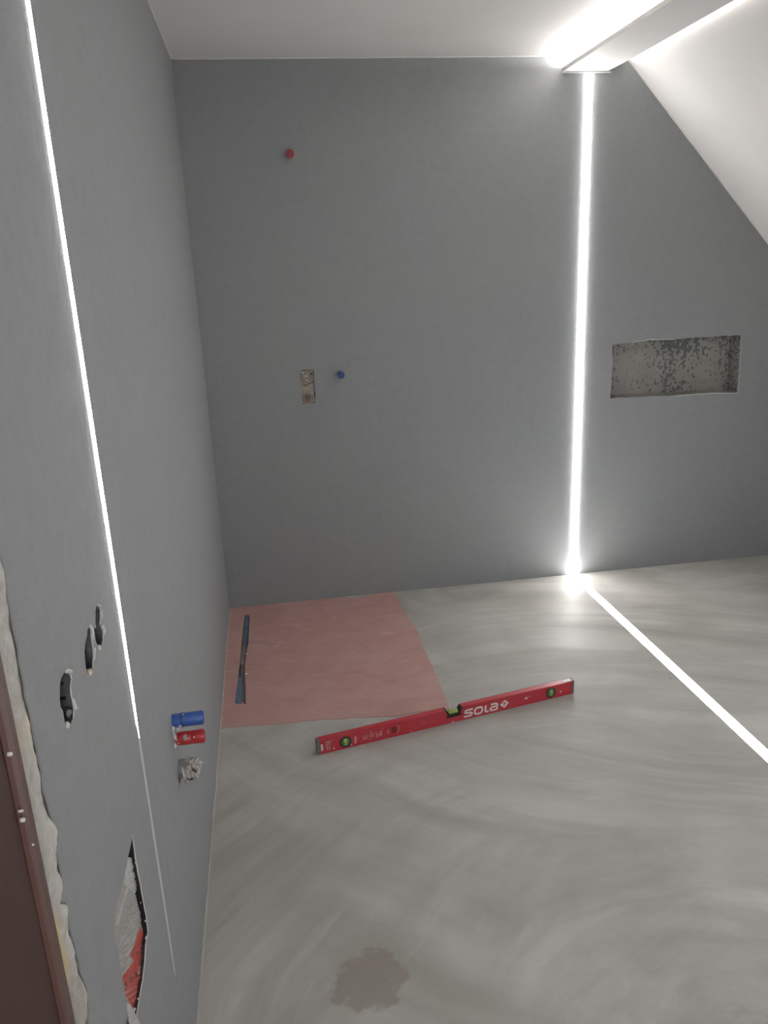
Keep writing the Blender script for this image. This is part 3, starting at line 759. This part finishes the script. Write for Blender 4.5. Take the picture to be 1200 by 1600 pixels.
def wall_plug(u, v, r, length, label, body, dark, halo):
    p = at(u, v, 1, -length)
    e = empty('pipe_plug', (p.x, 0, p.z)); tag(e, label, 'pipe plug', 'pipe plugs in the back wall')
    v_, f_ = lathe([(r * 1.02, 0.012), (r * 1.02, -0.001), (r, -0.004), (r, -length + 0.002), (r * 0.94, -length), (r * 0.78, -length), (r * 0.74, -length + 0.006), (0, -length + 0.007)], 36, 'Y')
    o = mesh_obj('body', v_, f_, body, e); o.data.shade_smooth(); o.data.set_sharp_from_angle(angle=math.radians(35))
    v_, f_ = lathe([(0, -length + 0.0062), (r * 0.70, -length + 0.0062), (r * 0.66, -length + 0.002), (r * 0.5, -length + 0.0015), (0, -length + 0.001)], 28, 'Y')
    o = mesh_obj('cap', v_, f_, dark, e); o.data.shade_smooth(); o.data.set_sharp_from_angle(angle=math.radians(35))
    box_obj('cross_bar', (-r * 0.6, -length - 0.0005, -r * 0.12), (r * 0.6, -length + 0.003, r * 0.12), body if halo else dark, e)
    return e
wall_plug(453.5, 239.5, 0.0185, 0.035, 'red pipe plug high on the back wall', REDPALE, REDDK, False)
wall_plug(533.5, 586.5, 0.0165, 0.032, 'small blue pipe plug on the back wall beside the beige bracket', BLUEMID, BLUEDK, False)

# ------------------------------------------------------------------ valve bracket
vx = sum(p[0] for p in vrec) / len(vrec); vz = (1.182 + 1.018) / 2
vb = empty('pipe_bracket', (vx, 0.02, vz)); tag(vb, 'beige bracket with two dusty pipe fittings set in the back wall', 'pipe bracket')
box_obj('plate', (-0.031, -0.006, -0.074), (0.028, 0.0, 0.078), BEIGE, vb, 0.003)
bm = bmesh.new(); 
prism(bm, [Vector((x, -0.013, z)) for x, z in ((0.031, 0.08), (0.037, 0.078), (0.035, 0.02), (0.038, -0.03), (0.036, -0.078), (0.031, -0.078))], (0, 0.012, 0)); from_bm('side_rail', bm, GREYPIPE, vb)
def fitting(x, z, r, mat, ring):
    v_, f_ = lathe([(r, -0.004), (r, -0.022), (r * 0.9, -0.025), (r * 0.72, -0.025), (r * 0.70, -0.016), (r * 0.45, -0.016), (r * 0.42, -0.024), (r * 0.25, -0.024), (0, -0.022)], 32, 'Y')
    o = mesh_obj('fitting', [(a + x, b, c + z) for a, b, c in v_], f_, mat, vb); o.data.shade_smooth(); o.data.set_sharp_from_angle(angle=math.radians(30))
    v_, f_ = lathe([(r * 0.6, -0.02), (r * 1.08, -0.02), (r * 1.08, -0.0235), (r * 0.6, -0.0235)], 32, 'Y'); V_ = [(a + x, b, c + z) for a, b, c in v_]
    ri = mesh_obj('rim', V_[:], [fc for fc in f_ if len(fc) == 4], ring, o)
    return o
fitting(-0.006, 0.052, 0.0235, BRASS, BROWNCAP); fitting(-0.004, -0.055, 0.0265, BROWNCAP, BRASS)
for x, z, r, mt in ((-0.020, 0.067, 0.0048, GYPS), (0.019, 0.060, 0.0055, BLACKPL), (-0.003, 0.033, 0.004, GYPS), (0.018, -0.030, 0.0038, GYPS), (0.027, -0.062, 0.004, GYPS)):
    crumb('dab', (x, -0.024, z), r, mt, vb, x * 300, 0.8)
tube('wire', [(-0.020, -0.016, 0.012), (-0.014, -0.018, 0.005), (-0.004, -0.018, 0.006), (0.002, -0.018, 0.013), (0.012, -0.018, 0.016), (0.028, -0.016, 0.021)], 0.0026, BROWNCAP, vb, 8)
tube('wire', [(0.030, -0.014, -0.030), (0.033, -0.018, -0.05), (0.030, -0.018, -0.062), (0.040, -0.016, -0.072)], 0.0026, DARKBOX, vb, 8)

# ------------------------------------------------------------------ slot drain
dc = empty('drain_channel', (0, 0, 0)); tag(dc, 'narrow blue taped drain slot in the pink coating by the left wall', 'drain')
loop = [Vector(p) for p in drain]; n = len(loop)
V = [Vector((p.x, p.y, 0.0015)) for p in loop] + [Vector((p.x, p.y, -0.012)) for p in loop]
mx_ = sum(p.x for p in loop) / n
F = [(i, (i+1) % n, n + (i+1) % n, n + i) for i in range(n)]
half = len(dr_l)
M = [0 if (loop[i].x + loop[(i+1) % n].x) / 2 < 0.5 * (0.083 + 0.094) - 0.0 + (-loop[i].y - 0.5) * -0.0 else 1 for i in range(n)]
F += [tuple(n + i for i in t) for t in tessellate_polygon([[Vector((v.x, v.y, 0)) for v in V[n:]]])]; M += [2] * (len(F) - n)
M = M[:n]
for k in range(n):   # the two long sides differ
    a = loop[k]
    M[k] = 0 if any((Vector(p) - a).length < 0.11 and k < n * 0.46 for p in dr_l) else 1
M += [2] * (len(F) - n)
mesh_obj('channel_lining', V, F, [GREENEDGE, DKRED, GREYTAPE], dc, M)
def band(name, pts, z, mat):
    q = px2(2, 0, 0, 1, pts); bm = bmesh.new(); prism(bm, [Vector((a, b, z)) for a, b in q], (0, 0, 0.0008)); return from_bm(name, bm, mat, dc)
band('blue_tape', [(383.5,962.5),(389,962.5),(388,985),(386.5,1002),(382.5,1009),(380.5,1005),(381.5,985)], -0.006, BLUETAPE)
band('blue_tape', [(374.8,1046),(377.5,1052),(378.2,1070),(378.8,1096),(376,1099),(370,1098),(369.5,1085),(372,1065)], -0.004, BLUETAPE)
band('gap_shade', [(375,1036),(377,1040),(376,1056),(373.6,1058)], -0.0035, DARK)  # dark sheet painted as the shade of a gap beside the tape
crumb('pink_crumb', at(379, 1099, 2, 0.0) , 0.006, PINK, dc, 3, 1.0); crumb('pale_crumb', at(384.5, 1053, 2, 0.002), 0.005, CAULK, dc, 4, 1.3); crumb('pale_crumb', at(385.5, 1022, 2, 0.002), 0.004, CAULK, dc, 6, 1.3)

# ------------------------------------------------------------------ spirit level
A = at(496.5, 1180, 2, 0); B = at(897, 1083, 2, 0)
Lv = (B - A).length; HT, TH = 0.056, 0.024
lev = empty('spirit_level', A); lev.rotation_euler = (0, 0, math.atan2(B.y - A.y, B.x - A.x))
tag(lev, 'long red spirit level standing on edge on the cement floor', 'spirit level')
nc = Lv * 0.505; nw = 0.036; cap = 0.012
side = [(cap, 0.001), (Lv - cap, 0.001), (Lv - cap, HT), (nc + nw, HT), (nc + nw - 0.013, HT - 0.024), (nc - nw + 0.013, HT - 0.024), (nc - nw, HT), (cap, HT)]
bm = bmesh.new(); prism(bm, [Vector((x, 0, z)) for x, z in side], (0, TH, 0))
bmesh.ops.dissolve_limit(bm, angle_limit=0.01, verts=bm.verts, edges=bm.edges)
bmesh.ops.bevel(bm, geom=[e for e in bm.edges if len(e.link_faces) == 2 and e.calc_face_angle(0) > 0.5], offset=0.0012, segments=2, affect='EDGES')
from_bm('body', bm, RED, lev)
box_obj('flange', (cap + 0.001, -0.0012, HT - 0.0105), (nc - nw - 0.002, 0.001, HT - 0.001), RED, lev, 0.0004)
box_obj('flange', (nc + nw + 0.002, -0.0012, HT - 0.0105), (Lv - cap - 0.001, 0.001, HT - 0.001), RED, lev, 0.0004)
box_obj('flange', (cap + 0.001, -0.0012, 0.001), (Lv - cap - 0.001, 0.001, 0.008), RED, lev, 0.0004)
def endcap(x0, x1, hole):
    bm = bmesh.new()
    box(bm, (x0, -0.0015, 0), (x1, TH + 0.0015, HT + 0.001))
    bmesh.ops.bevel(bm, geom=bm.edges[:], offset=0.0025, segments=2, affect='EDGES')
    o = from_bm('end_cap', bm, CAPPL, lev); return o
endcap(0, cap, True); endcap(Lv - cap, Lv, False)
o = box_obj('hanging_hole', (0.013, -0.002, 0.014), (0.021, 0.0, 0.040), GYPS, lev, 0.0009)
# centre vial in the notch
box_obj('vial_housing', (nc - nw + 0.003, -0.0015, HT - 0.034), (nc + nw - 0.003, TH + 0.001, HT - 0.0215), BLACKPL, lev, 0.002)
for s_ in (-1, 1):
    bm = bmesh.new(); q = [(s_ * 0.017, HT - 0.022), (s_ * 0.026, HT - 0.022), (s_ * 0.0355, HT - 0.0005), (s_ * 0.029, HT - 0.0005)]
    prism(bm, [Vector((nc + a, -0.001, z)) for a, z in q], (0, TH + 0.002, 0)); from_bm('vial_holder', bm, BLACKPL, lev)
v, f = lathe([(0.0, -0.019), (0.0085, -0.017), (0.0095, 0.0), (0.0085, 0.017), (0.0, 0.019)], 20, 'X')
vi = mesh_obj('vial', [(a + nc, b + TH / 2 - 0.001, c + HT - 0.016) for a, b, c in v], f, VIAL, lev, smooth=True)
for a in (-0.005, 0.005):
    v, f = lathe([(0.0098, -0.0005), (0.0100, 0.0), (0.0098, 0.0005)], 20, 'X'); mesh_obj('vial_line', [(p + nc + a, b + TH / 2 - 0.001, c + HT - 0.016) for p, b, c in v], f, BLACKPL, vi)
def side_vial(x, tilt):
    z = 0.0275; r = 0.0212
    v, f = lathe([(r * 0.75, 0.004), (r, 0.002), (r * 1.03, -0.002), (r * 0.93, -0.0035), (r * 0.78, -0.003), (r * 0.74, 0.0)], 36, 'Y')
    h = mesh_obj('vial_ring', [(a + x, b, c + z) for a, b, c in v], f[:-1], BLACKPL, lev); h.data.shade_smooth()
    v, f = lathe([(0, 0.001), (r * 0.77, 0.001), (r * 0.77, -0.0012), (0, -0.0013)], 30, 'Y'); mesh_obj('vial_back', [(a + x, b, c + z) for a, b, c in v], f, VIALG, lev)
    v, f = lathe([(0, -0.0125), (0.006, -0.0115), (0.0068, 0), (0.006, 0.0115), (0, 0.0125)], 18, 'Z')
    ca, sa = math.cos(tilt), math.sin(tilt)
    vi = mesh_obj('vial', [(a * ca - c * sa + x, b * 0.5 - 0.0022, a * sa + c * ca + z) for a, b, c in v], f, VIAL, lev, smooth=True)
    for k in (-0.003, 0.003):
        v, f = lathe([(0.0069, -0.0004), (0.0071, 0), (0.0069, 0.0004)], 16, 'Z')
        mesh_obj('vial_line', [(a * ca - (c + k) * sa + x, b * 0.5 - 0.0023, a * sa + (c + k) * ca + z) for a, b, c in v], f, BLACKPL, vi)
side_vial(0.104, 0.05); side_vial(Lv - 0.105, 0.15)
# lettering SOLA: squared, rounded strokes
def stroke(bm, pts, wd, x0, z0, k, sh=0.10):
    """polyline of flat strokes in letter units"""
    for (a, b), (c, d) in zip(pts, pts[1:]):
        dv = Vector((c - a, d - b)); L = dv.length; dv /= L; nv_ = Vector((-dv.y, dv.x)) * wd / 2; ex = dv * wd * 0.18
        q = [Vector((a, b)) - ex + nv_, Vector((a, b)) - ex - nv_, Vector((c, d)) + ex - nv_, Vector((c, d)) + ex + nv_]
        prism(bm, [Vector((x0 + (p.x + p.y * sh) * k, -0.0001, z0 + p.y * k)) for p in q], (0, -0.0006, 0))
glyphs = {'S': [[(1.25, 1.0), (0.3, 1.0), (0.1, 0.85), (0.1, 0.68), (0.3, 0.54), (1.0, 0.50), (1.2, 0.35), (1.2, 0.16), (1.0, 0.0), (0.0, 0.0)]],
          'O': [[(0.3, 0.0), (1.0, 0.0), (1.25, 0.25), (1.25, 0.75), (1.0, 1.0), (0.3, 1.0), (0.05, 0.75), (0.05, 0.25), (0.3, 0.0)]],
          'L': [[(0.16, 1.0), (0.16, 0.25), (0.34, 0.0), (0.68, 0.0)]],
          'A': [[(0.1, 1.0), (0.9, 1.0), (1.15, 0.8), (1.15, 0.0), (0.3, 0.0), (0.05, 0.15), (0.05, 0.38), (0.3, 0.54), (1.1, 0.54)]]}
k = 0.0275; x = nc + 0.041; z0 = 0.012; bm = bmesh.new()
for ch, adv in (('S', 1.62), ('O', 1.62), ('L', 0.95), ('A', 1.5)):
    for pl_ in glyphs[ch]: stroke(bm, pl_, 0.28, x, z0, k * 0.93)
    x += adv * k * 0.93
from_bm('lettering', bm, PRINT_GLINT, lev)
lx_ = x + 0.022; lz = z0 + 0.5 * k
bm = bmesh.new(); prism(bm, [Vector((lx_ + a, -0.0001, lz + b)) for a, b in ((-0.018, 0), (0.001, -0.0165), (0.020, 0.002), (0.002, 0.0175))], (0, -0.0006, 0)); em = from_bm('emblem', bm, PRINT_GLINT, lev)
bm = bmesh.new(); stroke(bm, [(-0.35, 0.30), (0.25, 0.30), (0.0, 0.0), (-0.05, -0.35)], 0.16, lx_, lz, 0.020); o = from_bm('emblem_mark', bm, REDPL, lev); o.location.y = -0.0007
# small illegible worn print left of the middle and on the left end
rnd = random.Random(5); bm = bmesh.new()
def scribble(x0, x1, zc, hgt, seed, bar=0.0035):
    r_ = random.Random(seed); xx = x0
    while xx < x1:
        w_ = r_.uniform(0.003, 0.008)
        q = r_.random()
        if q < 0.5: pts = [(0, 0), (0, 1), (w_ / hgt, 1), (w_ / hgt, 0.1)]
        elif q < 0.8: pts = [(0, 0.1), (w_ / hgt, 0.9), (w_ / hgt, 0.0)]
        else: pts = [(0, 1), (0, 0), (w_ / hgt, 0), (w_ / hgt, 0.6), (0, 0.6)]
        stroke(bm, pts, bar / hgt * 0.6, xx, zc - hgt / 2, hgt, 0.0); xx += w_ + 0.005
stroke(bm, [(0, 0), (0, 1)], 0.35, 0.141, 0.013, 0.024, 0.0)
scribble(0.170, 0.184, 0.026, 0.018, 3); scribble(0.196, 0.206, 0.027, 0.014, 4); scribble(0.220, 0.246, 0.027, 0.020, 8, 0.004); scribble(0.262, 0.272, 0.028, 0.020, 12, 0.004)
for zz in (0.012, 0.018, 0.024, 0.030, 0.036, 0.042): scribble(0.032, 0.050, zz, 0.004, int(zz * 1000), 0.003)
o = from_bm('small_print', bm, PRINTW, lev); o['kind'] = 'stuff'
bm = bmesh.new(); prism(bm, [Vector((a, -0.0001, b)) for a, b in ((0.281, 0.016), (0.296, 0.016), (0.299, 0.028), (0.295, 0.041), (0.283, 0.040), (0.278, 0.028))], (0, -0.0006, 0)); from_bm('dark_print', bm, mat_plain('dark red print', (0.12, 0.02, 0.025), 0.5), lev)
bm = bmesh.new(); stroke(bm, [(0, 0), (0.25, 0.4), (0.25, 0.9), (0.0, 1.2)], 0.08, 0.302, 0.015, 0.024, 0.0); from_bm('curved_print', bm, PRINTW, lev)
# plaster smears
bm = bmesh.new(); stroke(bm, [(0, 0), (0.5, -0.1), (1.2, 0.05), (2.0, 0.18), (2.6, 0.15)], 0.16, 0.030, 0.046, 0.022, 0.0); from_bm('plaster_smear', bm, GYPS, lev)
for x_, z_, r_ in ((Lv - 0.215, 0.029, 0.0048), (Lv - 0.20, 0.033, 0.002), (Lv - 0.30, 0.025, 0.0022), (Lv - 0.062, 0.021, 0.003), (0.355, 0.006, 0.0024), (0.20, 0.043, 0.002), (0.125, 0.010, 0.0025), (0.06, 0.012, 0.003), (0.52, 0.004, 0.003), (0.40, 0.03, 0.0013), (0.245, 0.046, 0.0015)):
    o = crumb('plaster_fleck', (x_, -0.0008, z_), r_, GYPS, lev, x_ * 50, 1.0)
o = box_obj('end_glint', (Lv - 0.045, 0.004, HT + 0.0002), (Lv - 0.010, TH - 0.004, HT + 0.0012), PRINT_GLINT, lev)  # white sheet painted as the reflected highlight on the top of the right end
